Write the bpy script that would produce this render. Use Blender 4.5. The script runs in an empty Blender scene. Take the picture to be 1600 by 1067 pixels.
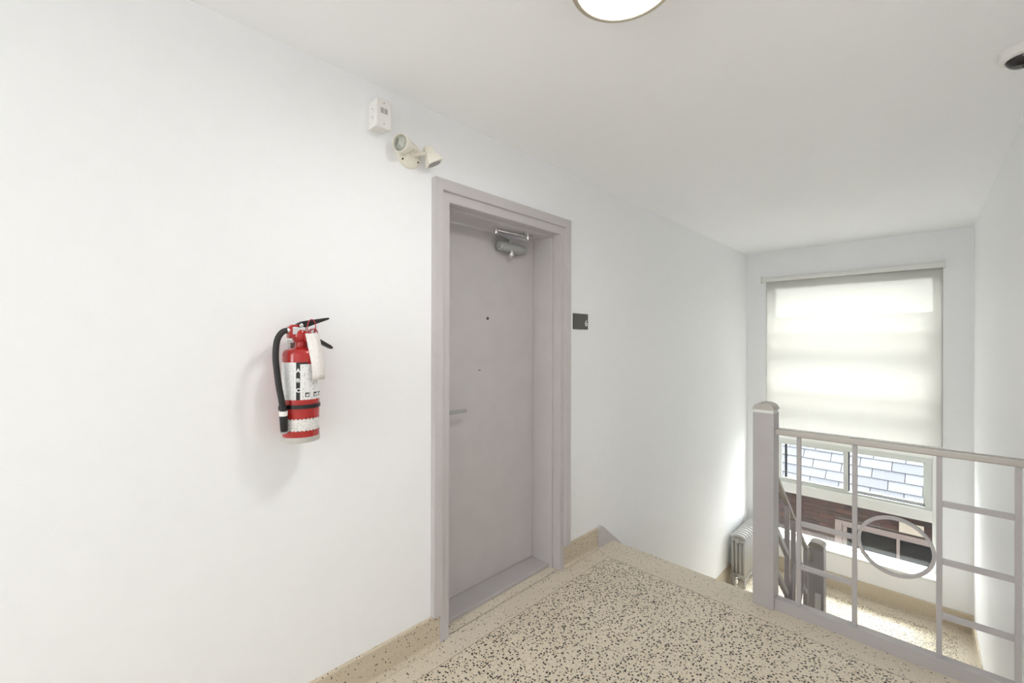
import bpy, bmesh, math, random
from mathutils import Vector, Matrix

random.seed(7)
scene = bpy.context.scene
COL = scene.collection
PI = math.pi

# ------------------------------------------------------------------ camera
F_PX, YAW, PITCH, ROLL, EYE = 671.3, math.radians(44.863), math.radians(.039), math.radians(.13), 1.40
fw = Vector((math.cos(PITCH) * math.cos(YAW), math.cos(PITCH) * math.sin(YAW), math.sin(PITCH)))
rt = Vector((math.sin(YAW), -math.cos(YAW), 0))
up = rt.cross(fw)
rt, up = rt * math.cos(ROLL) + up * math.sin(ROLL), up * math.cos(ROLL) - rt * math.sin(ROLL)
cam_d = bpy.data.cameras.new('camera')
cam_d.sensor_width = 36.0
cam_d.lens = 36.0 * F_PX / 1600.0
cam_d.clip_start = .02
cam_o = bpy.data.objects.new('camera', cam_d)
COL.objects.link(cam_o)
m3 = Matrix((rt, up, -fw)).transposed()
cam_o.matrix_world = Matrix.Translation((0, 0, EYE)) @ m3.to_4x4()
scene.camera = cam_o

# ------------------------------------------------------------------ world, light level, exposure
SKY = 9.0            # bright overcast sky
LAMP, LAMP_FILL = 46.0, 46.0     # radiance of the diffusers: landing lamp, added unseen fill lamp
world = bpy.data.worlds.new('overcast')
scene.world = world
world.use_nodes = True
bg = world.node_tree.nodes['Background']
bg.inputs[0].default_value = (.97, .985, 1.0, 1)
bg.inputs[1].default_value = SKY
sun_d = bpy.data.lights.new('hazy_sun', 'SUN'); sun_d.energy = 9.0; sun_d.angle = math.radians(20); sun_d.color = (1, .985, .97)
sun_o = bpy.data.objects.new('hazy_sun', sun_d); COL.objects.link(sun_o)
sun_o.rotation_euler = Vector((-math.cos(math.radians(57)), .06, -math.sin(math.radians(57)))).to_track_quat('-Z', 'Y').to_euler()
scene.view_settings.view_transform = 'Standard'
scene.view_settings.look = 'None'
scene.view_settings.gamma = 1.0
scene.view_settings.use_curve_mapping = False
scene.view_settings.exposure = 0.45
scene.cycles.diffuse_bounces = 7

def portal(name, loc, rot, sx, sy):
    """sampling portal in a window opening: gives off no light of its own"""
    d = bpy.data.lights.new(name, 'AREA'); d.shape = 'RECTANGLE'; d.size = sx; d.size_y = sy
    d.cycles.is_portal = True
    o = bpy.data.objects.new(name, d); scene.collection.objects.link(o)
    o.location = loc; o.rotation_euler = rot; o['kind'] = 'helper'
portal('window_portal', (5.99, .716, .624), (0, math.radians(90), 0), 2.95, 1.45)
portal('window_portal', (-3.21, .62, 1.475), (0, math.radians(-90), 0), 1.45, .90)

# ------------------------------------------------------------------ materials
def new_mat(name):
    m = bpy.data.materials.new(name)
    m.use_nodes = True
    nt = m.node_tree
    return m, nt, nt.nodes['Principled BSDF']

def node(nt, t, **kw):
    n = nt.nodes.new(t)
    for k, v in kw.items():
        if k == 'ins':
            for a, b in v.items(): n.inputs[a].default_value = b
        else: setattr(n, k, v)
    return n

def paint(name, col, rough=.5, bump=.0, scale=60., metallic=0., spec=.5, mottle=.02, coat=0.):
    """plain coloured surface with a slight grain"""
    m, nt, b = new_mat(name)
    L = nt.links.new
    b.inputs['Roughness'].default_value = rough
    b.inputs['Metallic'].default_value = metallic
    b.inputs['Specular IOR Level'].default_value = spec
    if coat: b.inputs['Coat Weight'].default_value = coat
    tc = node(nt, 'ShaderNodeNewGeometry')
    nz = node(nt, 'ShaderNodeTexNoise', ins={'Scale': scale * .1, 'Detail': 4.})
    L(tc.outputs['Position'], nz.inputs['Vector'])
    rp = node(nt, 'ShaderNodeMapRange', ins={1: .3, 2: .7, 3: 1. - mottle, 4: 1. + mottle})
    L(nz.outputs[0], rp.inputs[0])
    mx = node(nt, 'ShaderNodeVectorMath', operation='SCALE')
    mx.inputs[0].default_value = col[:3]
    L(rp.outputs[0], mx.inputs['Scale'])
    L(mx.outputs[0], b.inputs['Base Color'])
    if bump:
        n2 = node(nt, 'ShaderNodeTexNoise', ins={'Scale': scale, 'Detail': 3.})
        L(tc.outputs['Position'], n2.inputs['Vector'])
        bp = node(nt, 'ShaderNodeBump', ins={'Strength': bump, 'Distance': .002})
        L(n2.outputs[0], bp.inputs['Height'])
        L(bp.outputs[0], b.inputs['Normal'])
    return m

def terrazzo(name, base, chip_amount, scale=95., tint=(.30, .22, .12), rough=.32):
    """cream binder with dark, brown and pale marble chips"""
    m, nt, b = new_mat(name)
    L = nt.links.new
    g = node(nt, 'ShaderNodeNewGeometry')
    nz = node(nt, 'ShaderNodeTexNoise', ins={'Scale': 2.5, 'Detail': 3.})
    L(g.outputs['Position'], nz.inputs['Vector'])
    ramp = node(nt, 'ShaderNodeMix', data_type='RGBA')
    ramp.inputs[6].default_value = (*[c * .88 for c in base], 1)
    ramp.inputs[7].default_value = (*[min(1, c * 1.1) for c in base], 1)
    L(nz.outputs[0], ramp.inputs[0])
    col = ramp.outputs[2]
    for k, (sc, amount, c, size) in enumerate([(scale * 1.35, .35, (base[0] * 1.25, base[1] * 1.25, base[2] * 1.3), .42),
                                               (scale * 1.1, chip_amount * .55, tint, .40),
                                               (scale, chip_amount, (.012, .011, .010), .47)]):
        off = node(nt, 'ShaderNodeVectorMath', operation='ADD')
        off.inputs[1].default_value = (3.1 * k, 7.7 * k, 1.3 * k)
        L(g.outputs['Position'], off.inputs[0])
        v = node(nt, 'ShaderNodeTexVoronoi', feature='F1', ins={'Scale': sc, 'Randomness': 1.})
        L(off.outputs[0], v.inputs['Vector'])
        sep = node(nt, 'ShaderNodeSeparateColor')
        L(v.outputs['Color'], sep.inputs[0])
        pick = node(nt, 'ShaderNodeMath', operation='LESS_THAN', ins={1: amount})
        L(sep.outputs[0], pick.inputs[0])
        rad = node(nt, 'ShaderNodeMapRange', ins={1: 0., 2: 1., 3: size * .55, 4: size})
        L(sep.outputs[1], rad.inputs[0])
        ins_ = node(nt, 'ShaderNodeMath', operation='LESS_THAN')
        L(v.outputs['Distance'], ins_.inputs[0]); L(rad.outputs[0], ins_.inputs[1])
        f = node(nt, 'ShaderNodeMath', operation='MULTIPLY')
        L(pick.outputs[0], f.inputs[0]); L(ins_.outputs[0], f.inputs[1])
        mx = node(nt, 'ShaderNodeMix', data_type='RGBA')
        mx.inputs[7].default_value = (*[min(1, x) for x in c], 1)
        L(f.outputs[0], mx.inputs[0]); L(col, mx.inputs[6])
        col = mx.outputs[2]
    L(col, b.inputs['Base Color'])
    b.inputs['Roughness'].default_value = rough
    return m

def brick_mat(name, c0, c1):
    m, nt, b = new_mat(name)
    L = nt.links.new
    oi = node(nt, 'ShaderNodeObjectInfo')
    g = node(nt, 'ShaderNodeNewGeometry')
    nz = node(nt, 'ShaderNodeTexNoise', ins={'Scale': 35., 'Detail': 4.})
    L(g.outputs['Position'], nz.inputs['Vector'])
    a = node(nt, 'ShaderNodeMath', operation='MULTIPLY_ADD', ins={1: .35, 2: -.17})
    L(nz.outputs[0], a.inputs[0])
    s = node(nt, 'ShaderNodeMath', operation='ADD', use_clamp=True)
    L(oi.outputs['Random'], s.inputs[0]); L(a.outputs[0], s.inputs[1])
    mx = node(nt, 'ShaderNodeMix', data_type='RGBA')
    mx.inputs[6].default_value = (*c0, 1); mx.inputs[7].default_value = (*c1, 1)
    L(s.outputs[0], mx.inputs[0]); L(mx.outputs[2], b.inputs['Base Color'])
    b.inputs['Roughness'].default_value = .9
    return m

def glass_mat(name, tint=(1, 1, 1), ior=1.45):
    m = bpy.data.materials.new(name); m.use_nodes = True
    nt = m.node_tree; nt.nodes.clear(); L = nt.links.new
    out = node(nt, 'ShaderNodeOutputMaterial')
    tr = node(nt, 'ShaderNodeBsdfTransparent'); tr.inputs[0].default_value = (*tint, 1)
    gl = node(nt, 'ShaderNodeBsdfGlossy'); gl.inputs['Roughness'].default_value = .02
    f0 = ((ior - 1) / (ior + 1)) ** 2
    lw = node(nt, 'ShaderNodeLayerWeight'); lw.inputs[0].default_value = .5
    pw = node(nt, 'ShaderNodeMath', operation='POWER', ins={1: 5.}); L(lw.outputs['Facing'], pw.inputs[0])
    fr = node(nt, 'ShaderNodeMath', operation='MULTIPLY_ADD', ins={1: 1 - f0, 2: f0}); L(pw.outputs[0], fr.inputs[0])
    mx = node(nt, 'ShaderNodeMixShader')
    L(fr.outputs[0], mx.inputs[0]); L(tr.outputs[0], mx.inputs[1]); L(gl.outputs[0], mx.inputs[2])
    L(mx.outputs[0], out.inputs[0])
    return m

def blind_mat(name):
    m = bpy.data.materials.new(name); m.use_nodes = True
    nt = m.node_tree; nt.nodes.clear(); L = nt.links.new
    out = node(nt, 'ShaderNodeOutputMaterial')
    g = node(nt, 'ShaderNodeNewGeometry')
    wv = node(nt, 'ShaderNodeTexNoise', ins={'Scale': 220., 'Detail': 2.})
    L(g.outputs['Position'], wv.inputs['Vector'])
    mr = node(nt, 'ShaderNodeMapRange', ins={1: .3, 2: .7, 3: .93, 4: 1.0})
    L(wv.outputs[0], mr.inputs[0])
    cs = node(nt, 'ShaderNodeVectorMath', operation='SCALE'); cs.inputs[0].default_value = (.238, .230, .213)
    L(mr.outputs[0], cs.inputs['Scale'])
    tl = node(nt, 'ShaderNodeBsdfTranslucent'); L(cs.outputs[0], tl.inputs[0])
    df = node(nt, 'ShaderNodeBsdfDiffuse'); df.inputs[0].default_value = (.72, .68, .62, 1)
    tr = node(nt, 'ShaderNodeBsdfTransparent'); tr.inputs[0].default_value = (1, .97, .9, 1)
    a = node(nt, 'ShaderNodeMixShader'); a.inputs[0].default_value = .30
    L(tl.outputs[0], a.inputs[1]); L(df.outputs[0], a.inputs[2])
    b = node(nt, 'ShaderNodeMixShader'); b.inputs[0].default_value = .03
    L(a.outputs[0], b.inputs[1]); L(tr.outputs[0], b.inputs[2])
    L(b.outputs[0], out.inputs[0])
    return m

def emit_mat(name, col, strength):
    m = bpy.data.materials.new(name); m.use_nodes = True
    nt = m.node_tree; nt.nodes.clear()
    out = node(nt, 'ShaderNodeOutputMaterial')
    e = node(nt, 'ShaderNodeEmission'); e.inputs[0].default_value = (*col, 1); e.inputs[1].default_value = strength
    nt.links.new(e.outputs[0], out.inputs[0])
    return m

def print_mat(name, base, ink, lines, density=.55, scale_u=40., cover=.42, rough=.35):
    """a label with rows of small illegible print, laid out in the label's own UVs"""
    m, nt, b = new_mat(name); L = nt.links.new
    uv = node(nt, 'ShaderNodeUVMap'); uv.uv_map = 'UVMap'
    sp = node(nt, 'ShaderNodeSeparateXYZ'); L(uv.outputs[0], sp.inputs[0])
    r = node(nt, 'ShaderNodeMath', operation='MULTIPLY', ins={1: float(lines)}); L(sp.outputs[1], r.inputs[0])
    fr = node(nt, 'ShaderNodeMath', operation='FRACT'); L(r.outputs[0], fr.inputs[0])
    row = node(nt, 'ShaderNodeMath', operation='LESS_THAN', ins={1: cover}); L(fr.outputs[0], row.inputs[0])
    fl = node(nt, 'ShaderNodeMath', operation='FLOOR'); L(r.outputs[0], fl.inputs[0])
    u = node(nt, 'ShaderNodeMath', operation='MULTIPLY', ins={1: scale_u}); L(sp.outputs[0], u.inputs[0])
    cb = node(nt, 'ShaderNodeCombineXYZ'); L(u.outputs[0], cb.inputs[0])
    f7 = node(nt, 'ShaderNodeMath', operation='MULTIPLY', ins={1: 7.3}); L(fl.outputs[0], f7.inputs[0]); L(f7.outputs[0], cb.inputs[1])
    nz = node(nt, 'ShaderNodeTexNoise', ins={'Scale': 1., 'Detail': 1.}); L(cb.outputs[0], nz.inputs['Vector'])
    on = node(nt, 'ShaderNodeMath', operation='LESS_THAN', ins={1: density}); L(nz.outputs[0], on.inputs[0])
    # keep a clear margin
    a1 = node(nt, 'ShaderNodeMath', operation='SUBTRACT', ins={1: .5}); L(sp.outputs[0], a1.inputs[0])
    a2 = node(nt, 'ShaderNodeMath', operation='ABSOLUTE'); L(a1.outputs[0], a2.inputs[0])
    a3 = node(nt, 'ShaderNodeMath', operation='LESS_THAN', ins={1: .43}); L(a2.outputs[0], a3.inputs[0])
    p = node(nt, 'ShaderNodeMath', operation='MULTIPLY'); L(row.outputs[0], p.inputs[0]); L(on.outputs[0], p.inputs[1])
    q = node(nt, 'ShaderNodeMath', operation='MULTIPLY'); L(p.outputs[0], q.inputs[0]); L(a3.outputs[0], q.inputs[1])
    mx = node(nt, 'ShaderNodeMix', data_type='RGBA')
    mx.inputs[6].default_value = (*base, 1); mx.inputs[7].default_value = (*ink, 1)
    L(q.outputs[0], mx.inputs[0]); L(mx.outputs[2], b.inputs['Base Color'])
    b.inputs['Roughness'].default_value = rough
    return m

M = {}
M['wall'] = paint('white_wall_paint', (.912, .918, .935), .55, .12, 220., mottle=.006)
M['ceiling'] = paint('white_ceiling_paint', (.938, .943, .958), .7, .1, 160., mottle=.006)
M['grey'] = paint('grey_gloss_paint', (.565, .535, .54), .42, .06, 90., mottle=.025)
M['grey_dark'] = paint('grey_rail_paint', (.475, .449, .453), .4, .05, 90., mottle=.03)
M['field'] = terrazzo('terrazzo_field', (.71, .63, .50), .70, 88.)
M['border'] = terrazzo('terrazzo_border', (.69, .615, .50), .12, 120.)
M['cove'] = terrazzo('terrazzo_cove', (.60, .52, .40), .14, 150.)
M['brass'] = paint('divider_cement', (.40, .33, .24), .6)
M['alu'] = paint('brushed_aluminium', (.62, .62, .60), .32, metallic=.9)
M['alu_grey'] = paint('silver_closer_enamel', (.42, .43, .42), .38, metallic=.35)
M['rail_metal'] = paint('dull_rail_metal', (.46, .43, .40), .42, metallic=.45)
M['chrome'] = paint('bright_metal', (.75, .75, .74), .18, metallic=1.)
M['nickel'] = paint('brushed_nickel_ring', (.56, .50, .40), .35, metallic=.55)
M['cream'] = paint('cream_plastic', (.80, .765, .68), .42, mottle=.01)
M['foot'] = paint('pale_grey_plastic', (.50, .48, .44), .5)
M['white_pl'] = paint('white_plastic', (.84, .82, .80), .4, mottle=.01)
M['grille'] = paint('grey_plastic_grille', (.42, .40, .40), .6)
M['hole'] = paint('dark_recess', (.03, .03, .03), .8)
M['black'] = paint('black_plastic', (.012, .012, .013), .35, mottle=.05)
M['rubber'] = paint('black_rubber_hose', (.015, .014, .014), .5, .3, 300.)
M['red'] = paint('red_enamel', (.42, .017, .015), .25, mottle=.02, coat=.3)
M['red_pl'] = paint('red_plastic_seal', (.45, .03, .05), .4)
M['sign'] = paint('charcoal_sign_plastic', (.085, .082, .075), .45)
M['ink_white'] = paint('white_lettering', (.85, .85, .83), .5, mottle=.0)
M['ink_black'] = paint('black_print', (.02, .02, .02), .5, mottle=.0)
M['ink_red'] = paint('red_print', (.55, .05, .05), .5, mottle=.0)
M['label'] = print_mat('extinguisher_label_print', (.80, .80, .80), (.50, .50, .51), 31, .56, 26.)
M['label2'] = print_mat('extinguisher_instruction_print', (.82, .82, .82), (.28, .28, .29), 21, .42, 17.)
M['label3'] = print_mat('extinguisher_service_print', (.80, .78, .76), (.45, .42, .40), 8, .47, 40.)
M['tag'] = print_mat('inspection_tag_print', (.84, .80, .78), (.66, .56, .52), 24, .40, 13.)
M['paper'] = paint('white_label_paper', (.82, .81, .80), .5, mottle=.01)
M['win_white'] = paint('white_window_frame', (.80, .80, .78), .35, mottle=.01)
M['win_grey'] = paint('grey_green_aluminium', (.66, .68, .65), .4, mottle=.02)
M['gasket'] = paint('black_window_gasket', (.02, .02, .025), .5)
M['glass'] = glass_mat('window_glass', (.97, .99, .98))
M['blind'] = blind_mat('cream_blind_fabric')
M['radiator'] = paint('silver_radiator_paint', (.46, .455, .44), .42, .1, 60., metallic=.15)
M['lens'] = glass_mat('lamp_lens', (.9, .92, .92), 1.5)
M['dome'] = paint('smoked_dome', (.02, .018, .018), .06, mottle=.0)
M['lamp'] = emit_mat('lit_diffuser', (1.0, .985, .965), LAMP)
M['lamp_fill'] = emit_mat('fill_lamp_diffuser', (1.0, .985, .965), LAMP_FILL)
M['brick'] = brick_mat('red_brown_brick', (.012, .0056, .0047), (.034, .0125, .009))
M['mortar'] = paint('old_mortar', (.058, .046, .040), .95)
M['shingle'] = brick_mat('grey_asphalt_shingle', (.070, .073, .084), (.092, .095, .106))
M['shingle_gap'] = paint('dark_shingle_shadow_line', (.012, .012, .014), .95)
M['pink'] = paint('faded_pink_brown_trim', (.085, .062, .055), .6)
M['dark_glass'] = paint('dark_window_glass', (.006, .006, .007), .4, mottle=0., spec=.03)
M['beige'] = paint('beige_enamel', (.19, .16, .125), .5)
M['fascia'] = paint('dark_brown_fascia', (.02, .014, .012), .6)
M['gravel'] = paint('gravel_ground', (.22, .2, .18), .95, .5, 40., mottle=.2)

# ------------------------------------------------------------------ mesh helpers
def tag(o, label=None, cat=None, group=None, kind=None):
    if label: o['label'] = label
    if cat: o['category'] = cat
    if group: o['group'] = group
    if kind: o['kind'] = kind
    return o

def empty(name, loc=(0, 0, 0)):
    o = bpy.data.objects.new(name, None)
    o.empty_display_size = .05
    COL.objects.link(o); o.location = loc
    return o

def world_loc(p):
    v = Vector((0, 0, 0))
    while p is not None:
        v += p.location; p = p.parent
    return v

def finish(name, bm, mat, parent=None, smooth=False, autosmooth=None, local=False):
    """bm is in world coordinates (or in the parent's, with local=True)"""
    bmesh.ops.recalc_face_normals(bm, faces=bm.faces)
    if parent is not None and not local:
        bmesh.ops.translate(bm, verts=bm.verts, vec=-world_loc(parent))
    me = bpy.data.meshes.new(name)
    bm.to_mesh(me); bm.free()
    me.materials.append(M[mat] if isinstance(mat, str) else mat)
    if smooth or autosmooth:
        for p in me.polygons: p.use_smooth = True
        if autosmooth:
            me.set_sharp_from_angle(angle=math.radians(autosmooth))
    o = bpy.data.objects.new(name, me)
    COL.objects.link(o)
    if parent is not None: o.parent = parent
    return o

def B(): return bmesh.new()

def add_box(bm, x0, x1, y0, y1, z0, z1, bevel=0., mat=None):
    r = bmesh.ops.create_cube(bm, size=1.)
    vs = r['verts']
    for v in vs:
        v.co = Vector((x0 + (v.co.x + .5) * (x1 - x0), y0 + (v.co.y + .5) * (y1 - y0), z0 + (v.co.z + .5) * (z1 - z0)))
    if bevel:
        es = list({e for v in vs for e in v.link_edges})
        bmesh.ops.bevel(bm, geom=es, offset=bevel, segments=2, affect='EDGES', profile=.6)
    return bm

def box(name, x0, x1, y0, y1, z0, z1, mat, parent=None, bevel=0., local=False):
    return finish(name, add_box(B(), x0, x1, y0, y1, z0, z1, bevel), mat, parent, local=local)

def add_prism(bm, pts, a0, a1, axis):
    """closed polygon pts extruded along axis ('x','y','z'); pts give the two other coordinates in order"""
    def p3(p, a):
        return {'x': (a, p[0], p[1]), 'y': (p[0], a, p[1]), 'z': (p[0], p[1], a)}[axis]
    lo = [bm.verts.new(p3(p, a0)) for p in pts]
    hi = [bm.verts.new(p3(p, a1)) for p in pts]
    n = len(pts)
    bm.faces.new(lo); bm.faces.new(hi[::-1])
    for i in range(n):
        bm.faces.new((lo[i], lo[(i + 1) % n], hi[(i + 1) % n], hi[i]))
    return bm

def frame_of(d):
    d = d.normalized()
    a = Vector((0, 0, 1)) if abs(d.z) < .9 else Vector((1, 0, 0))
    u = d.cross(a).normalized()
    return u, d.cross(u).normalized()

def add_tube(bm, path, rad, n=14, closed=False, caps=True):
    path = [Vector(p) for p in path]
    k = len(path)
    rads = rad if isinstance(rad, (list, tuple)) else [rad] * k
    rings = []
    u = None
    for i, p in enumerate(path):
        if closed: d = path[(i + 1) % k] - path[i - 1]
        else: d = path[min(i + 1, k - 1)] - path[max(i - 1, 0)]
        d.normalize()
        if u is None: u, w = frame_of(d)
        else:
            u = (u - d * u.dot(d)).normalized(); w = d.cross(u)
        rings.append([bm.verts.new(p + (u * math.cos(2 * PI * j / n) + w * math.sin(2 * PI * j / n)) * rads[i]) for j in range(n)])
    for i in range(k if closed else k - 1):
        a, b = rings[i], rings[(i + 1) % k]
        for j in range(n):
            bm.faces.new((a[j], a[(j + 1) % n], b[(j + 1) % n], b[j]))
    if not closed and caps:
        bm.faces.new(rings[0][::-1]); bm.faces.new(rings[-1])
    return bm

def add_lathe(bm, prof, origin=(0, 0, 0), axis=(0, 0, 1), n=32):
    """prof: (radius, height) along axis"""
    o = Vector(origin); d = Vector(axis).normalized(); u, w = frame_of(d)
    rings = []
    for r, h in prof:
        if r < 1e-6: rings.append([bm.verts.new(o + d * h)])
        else: rings.append([bm.verts.new(o + d * h + (u * math.cos(2 * PI * j / n) + w * math.sin(2 * PI * j / n)) * r) for j in range(n)])
    for a, b in zip(rings, rings[1:]):
        for j in range(n):
            if len(a) == 1 and len(b) == 1: continue
            if len(a) == 1: bm.faces.new((a[0], b[j], b[(j + 1) % n]))
            elif len(b) == 1: bm.faces.new((a[j], a[(j + 1) % n], b[0]))
            else: bm.faces.new((a[j], a[(j + 1) % n], b[(j + 1) % n], b[j]))
    if len(rings[0]) > 1: bm.faces.new(rings[0][::-1])
    if len(rings[-1]) > 1: bm.faces.new(rings[-1])
    return bm

def smooth_path(pts, sub=6):
    pts = [Vector(p) for p in pts]
    out = []
    for i in range(len(pts) - 1):
        p0, p1, p2, p3 = pts[max(i - 1, 0)], pts[i], pts[i + 1], pts[min(i + 2, len(pts) - 1)]
        for s in range(sub):
            t = s / sub
            out.append(.5 * ((2 * p1) + (p2 - p0) * t + (2 * p0 - 5 * p1 + 4 * p2 - p3) * t * t + (3 * p1 - p0 - 3 * p2 + p3) * t ** 3))
    out.append(pts[-1])
    return out

def add_bar(bm, p, q, wid, hgt, side=(0, 1, 0)):
    """rectangular bar from p to q; wid along side, hgt across"""
    p, q = Vector(p), Vector(q)
    d = (q - p).normalized(); s = Vector(side); s = (s - d * s.dot(d)).normalized(); t = d.cross(s)
    vs = []
    for e in (p, q):
        for a, b in ((-1, -1), (1, -1), (1, 1), (-1, 1)):
            vs.append(bm.verts.new(e + s * (a * wid / 2) + t * (b * hgt / 2)))
    for f in ((3, 2, 1, 0), (4, 5, 6, 7), (0, 1, 5, 4), (1, 2, 6, 5), (2, 3, 7, 6), (3, 0, 4, 7)):
        bm.faces.new([vs[i] for i in f])
    return bm

def text_mesh(body, size, bold=0.):
    c = bpy.data.curves.new('t', 'FONT'); c.body = body; c.size = size
    c.offset = bold; c.align_x = 'CENTER'; c.align_y = 'CENTER'; c.resolution_u = 4
    o = bpy.data.objects.new('t', c); COL.objects.link(o)
    dg = bpy.context.evaluated_depsgraph_get(); dg.update()
    me = bpy.data.meshes.new_from_object(o.evaluated_get(dg))
    bm = bmesh.new(); bm.from_mesh(me)
    bpy.data.objects.remove(o); bpy.data.curves.remove(c); bpy.data.meshes.remove(me)
    return bm

# ------------------------------------------------------------------ main dimensions
A = 1.658          # face of the door wall (Y)
XE = 5.724         # face of the window wall (X)
CEIL = 2.462
ZL = -1.24         # half landing below
ZB = -2.75         # bottom of the stairwell
XB = -3.0          # back end of the hall
NOSE = 2.655       # edge of the landing at the stairs
def yr(x): return -.222 - .02 * (XE - x)      # face of the right wall

# ------------------------------------------------------------------ shell
bm = B()
add_box(bm, XB - .2, 1.165, A, A + .24, ZB, CEIL + .2)
add_box(bm, 2.135, XE + .3, A, A + .24, ZB, CEIL + .2)
add_box(bm, 1.165, 2.135, A, A + .24, 2.13, CEIL + .2)
add_box(bm, 1.165, 2.135, A, A + .24, ZB, -.12)
tag(finish('wall_left', bm, 'wall'), 'smooth white wall with the grey door and fire extinguisher', 'wall', kind='structure')

WY0, WY1, WZ0, WZ1 = -.012, 1.445, -.852, 2.10
bm = B()
add_box(bm, XE, XE + .26, -5., WY0, -4.2, 4.6)
add_box(bm, XE, XE + .26, WY1, 7., -4.2, 4.6)
add_box(bm, XE, XE + .26, WY0, WY1, -4.2, WZ0 - .02)
add_box(bm, XE, XE + .26, WY0, WY1, WZ1, 4.6)
tag(finish('wall_end', bm, 'wall'), 'white end wall around the stairwell window', 'wall', kind='structure')

bm = B()
add_prism(bm, [(XB - .2, yr(XB - .2)), (XE + .02, yr(XE + .02)), (XE + .02, yr(XE) - .25), (XB - .2, yr(XB) - .25)], ZB, CEIL + .2, 'z')
tag(finish('wall_right', bm, 'wall'), 'white wall at the right edge beside the railing', 'wall', kind='structure')
bm = B()
BY0, BY1, BZ0, BZ1 = .17, 1.07, .75, 2.20
add_box(bm, XB - .2, XB, yr(XB) - .2, BY0, ZB, CEIL + .2); add_box(bm, XB - .2, XB, BY1, A + .1, ZB, CEIL + .2)
add_box(bm, XB - .2, XB, BY0, BY1, ZB, BZ0); add_box(bm, XB - .2, XB, BY0, BY1, BZ1, CEIL + .2)
tag(finish('wall_back', bm, 'wall'), 'white wall closing the hall behind the viewer', 'wall', kind='structure')
tag(box('ceiling', XB - .1, XE + .2, yr(XB) - .1, A + .2, CEIL, CEIL + .18, 'ceiling'), 'flat white painted ceiling', 'ceiling', kind='structure')

# upper landing: speckled field, paler border strip round it
FY, FX = 1.530, 2.43
fl = B()
add_prism(fl, [(XB, yr(XB) - .02), (FX, yr(FX) - .02), (FX, FY), (XB, FY)], -.2, 0, 'z')
floor = tag(finish('floor', fl, 'field'), 'cream terrazzo landing floor densely flecked with black chips', 'floor', kind='structure')
bd = B()
add_box(bd, XB, FX, FY, A + .003, -.2, 0)
add_box(bd, FX, NOSE - .02, yr(FX) - .03, A + .003, -.2, 0)
add_box(bd, NOSE - .02, NOSE, .60, A + .003, -.055, 0)
add_box(bd, NOSE - .02, NOSE, yr(FX) - .03, .60, -.2, 0)
add_box(bd, 1.22, 2.08, A, 1.74, -.2, 0)
bo = finish('floor_border', bd, 'border', floor); bo['label'] = 'paler terrazzo border strip with sparse flecks'
ln = B()
add_box(ln, XB, FX + .003, FY - .0015, FY + .0015, -.02, .0006)
add_box(ln, FX - .0015, FX + .0015, yr(FX) - .02, FY, -.02, .0006)
finish('divider_strip', ln, 'brass', floor)

# terrazzo base along the door wall (with a small cove at the floor)
def cove_profile(face, top, depth, r=.022, z=0.):
    pts = [(face + .02, z), (face - depth - r, z)]
    for k in range(1, 6):
        t = k / 6 * PI / 2
        pts.append((face - depth - r + r * math.sin(t), z + r - r * math.cos(t)))
    pts += [(face - depth, z + r), (face - depth, z + top - .006), (face - depth + .004, z + top), (face + .02, z + top)]
    return pts
bm = B()
add_prism(bm, cove_profile(A, .135, .012), XB, 1.1805, 'x')
add_prism(bm, cove_profile(A, .135, .012), 2.1135, 2.487, 'x')
tag(finish('baseboard_left', bm, 'cove'), 'tan terrazzo base running along the door wall', 'baseboard', kind='structure')

# ------------------------------------------------------------------ stairs and half landing
RUN, RISE, NT = .2167, -ZL / 7, 6
st = empty('staircase', (NOSE, 1.16, ZL)); tag(st, 'terrazzo stair flight descending from the landing towards the window', 'stairs', kind='structure')
for k in range(1, 7):
    x0 = NOSE + RUN * (k - 1) - .015
    box('tread', x0, x0 + RUN + .03, .612, A, -RISE * k - .045, -RISE * k, 'border', st, bevel=.004)
for k in range(7):
    x0 = NOSE + RUN * k - .02
    box('riser', x0 - .015, x0, .612, A, -RISE * (k + 1), -RISE * k - (.055 if k == 0 else .045), 'cove', st)
bm = B()
add_prism(bm, [(NOSE - .03, -.2), (NOSE + 6 * RUN, ZL - .2), (NOSE + 6 * RUN, ZL - .02), (NOSE + .1, -.22)], .62, A, 'y')
finish('soffit', bm, 'wall', st)
XL = NOSE + 6 * RUN - .02        # inner edge of the half landing
lw = B()
add_box(lw, XL + .2, XE - .16, yr(4.) + .14, A - .16, ZL - .2, ZL)
flo = tag(finish('floor_lower', lw, 'field'), 'speckled terrazzo half landing below the window', 'floor', kind='structure')
lb = B()
add_box(lb, XL, XL + .2, yr(XL) - .02, A, ZL - .2, ZL)
add_box(lb, XL + .2, XE, A - .16, A, ZL - .2, ZL)
add_box(lb, XE - .16, XE, yr(XL) - .02, A - .16, ZL - .2, ZL)
add_box(lb, XL + .2, XE - .16, yr(XL) - .02, yr(4.) + .14, ZL - .2, ZL)
finish('floor_border', lb, 'border', flo)
low = empty('lower_staircase', (XL, .16, ZB)); tag(low, 'lower terrazzo flight continuing down behind the landing railing', 'stairs', kind='structure')
for k in range(1, 8):
    x1 = XL - RUN * (k - 1) + .015
    box('tread', x1 - RUN - .03, x1, yr(XL) - .04, .60, ZL - RISE * k - .045, ZL - RISE * k, 'border', low, bevel=.004)
    box('riser', x1 - .035, x1 - .02, yr(XL) - .04, .60, ZL - RISE * k, ZL - RISE * (k - 1) - (.2 if k == 1 else .045), 'cove', low)
tag(box('floor_bottom', XB, XE + .1, yr(XB) - .1, A + .1, ZB - .1, ZB + .01, 'border'), 'terrazzo floor at the bottom of the stairwell', 'floor', kind='structure')

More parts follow.
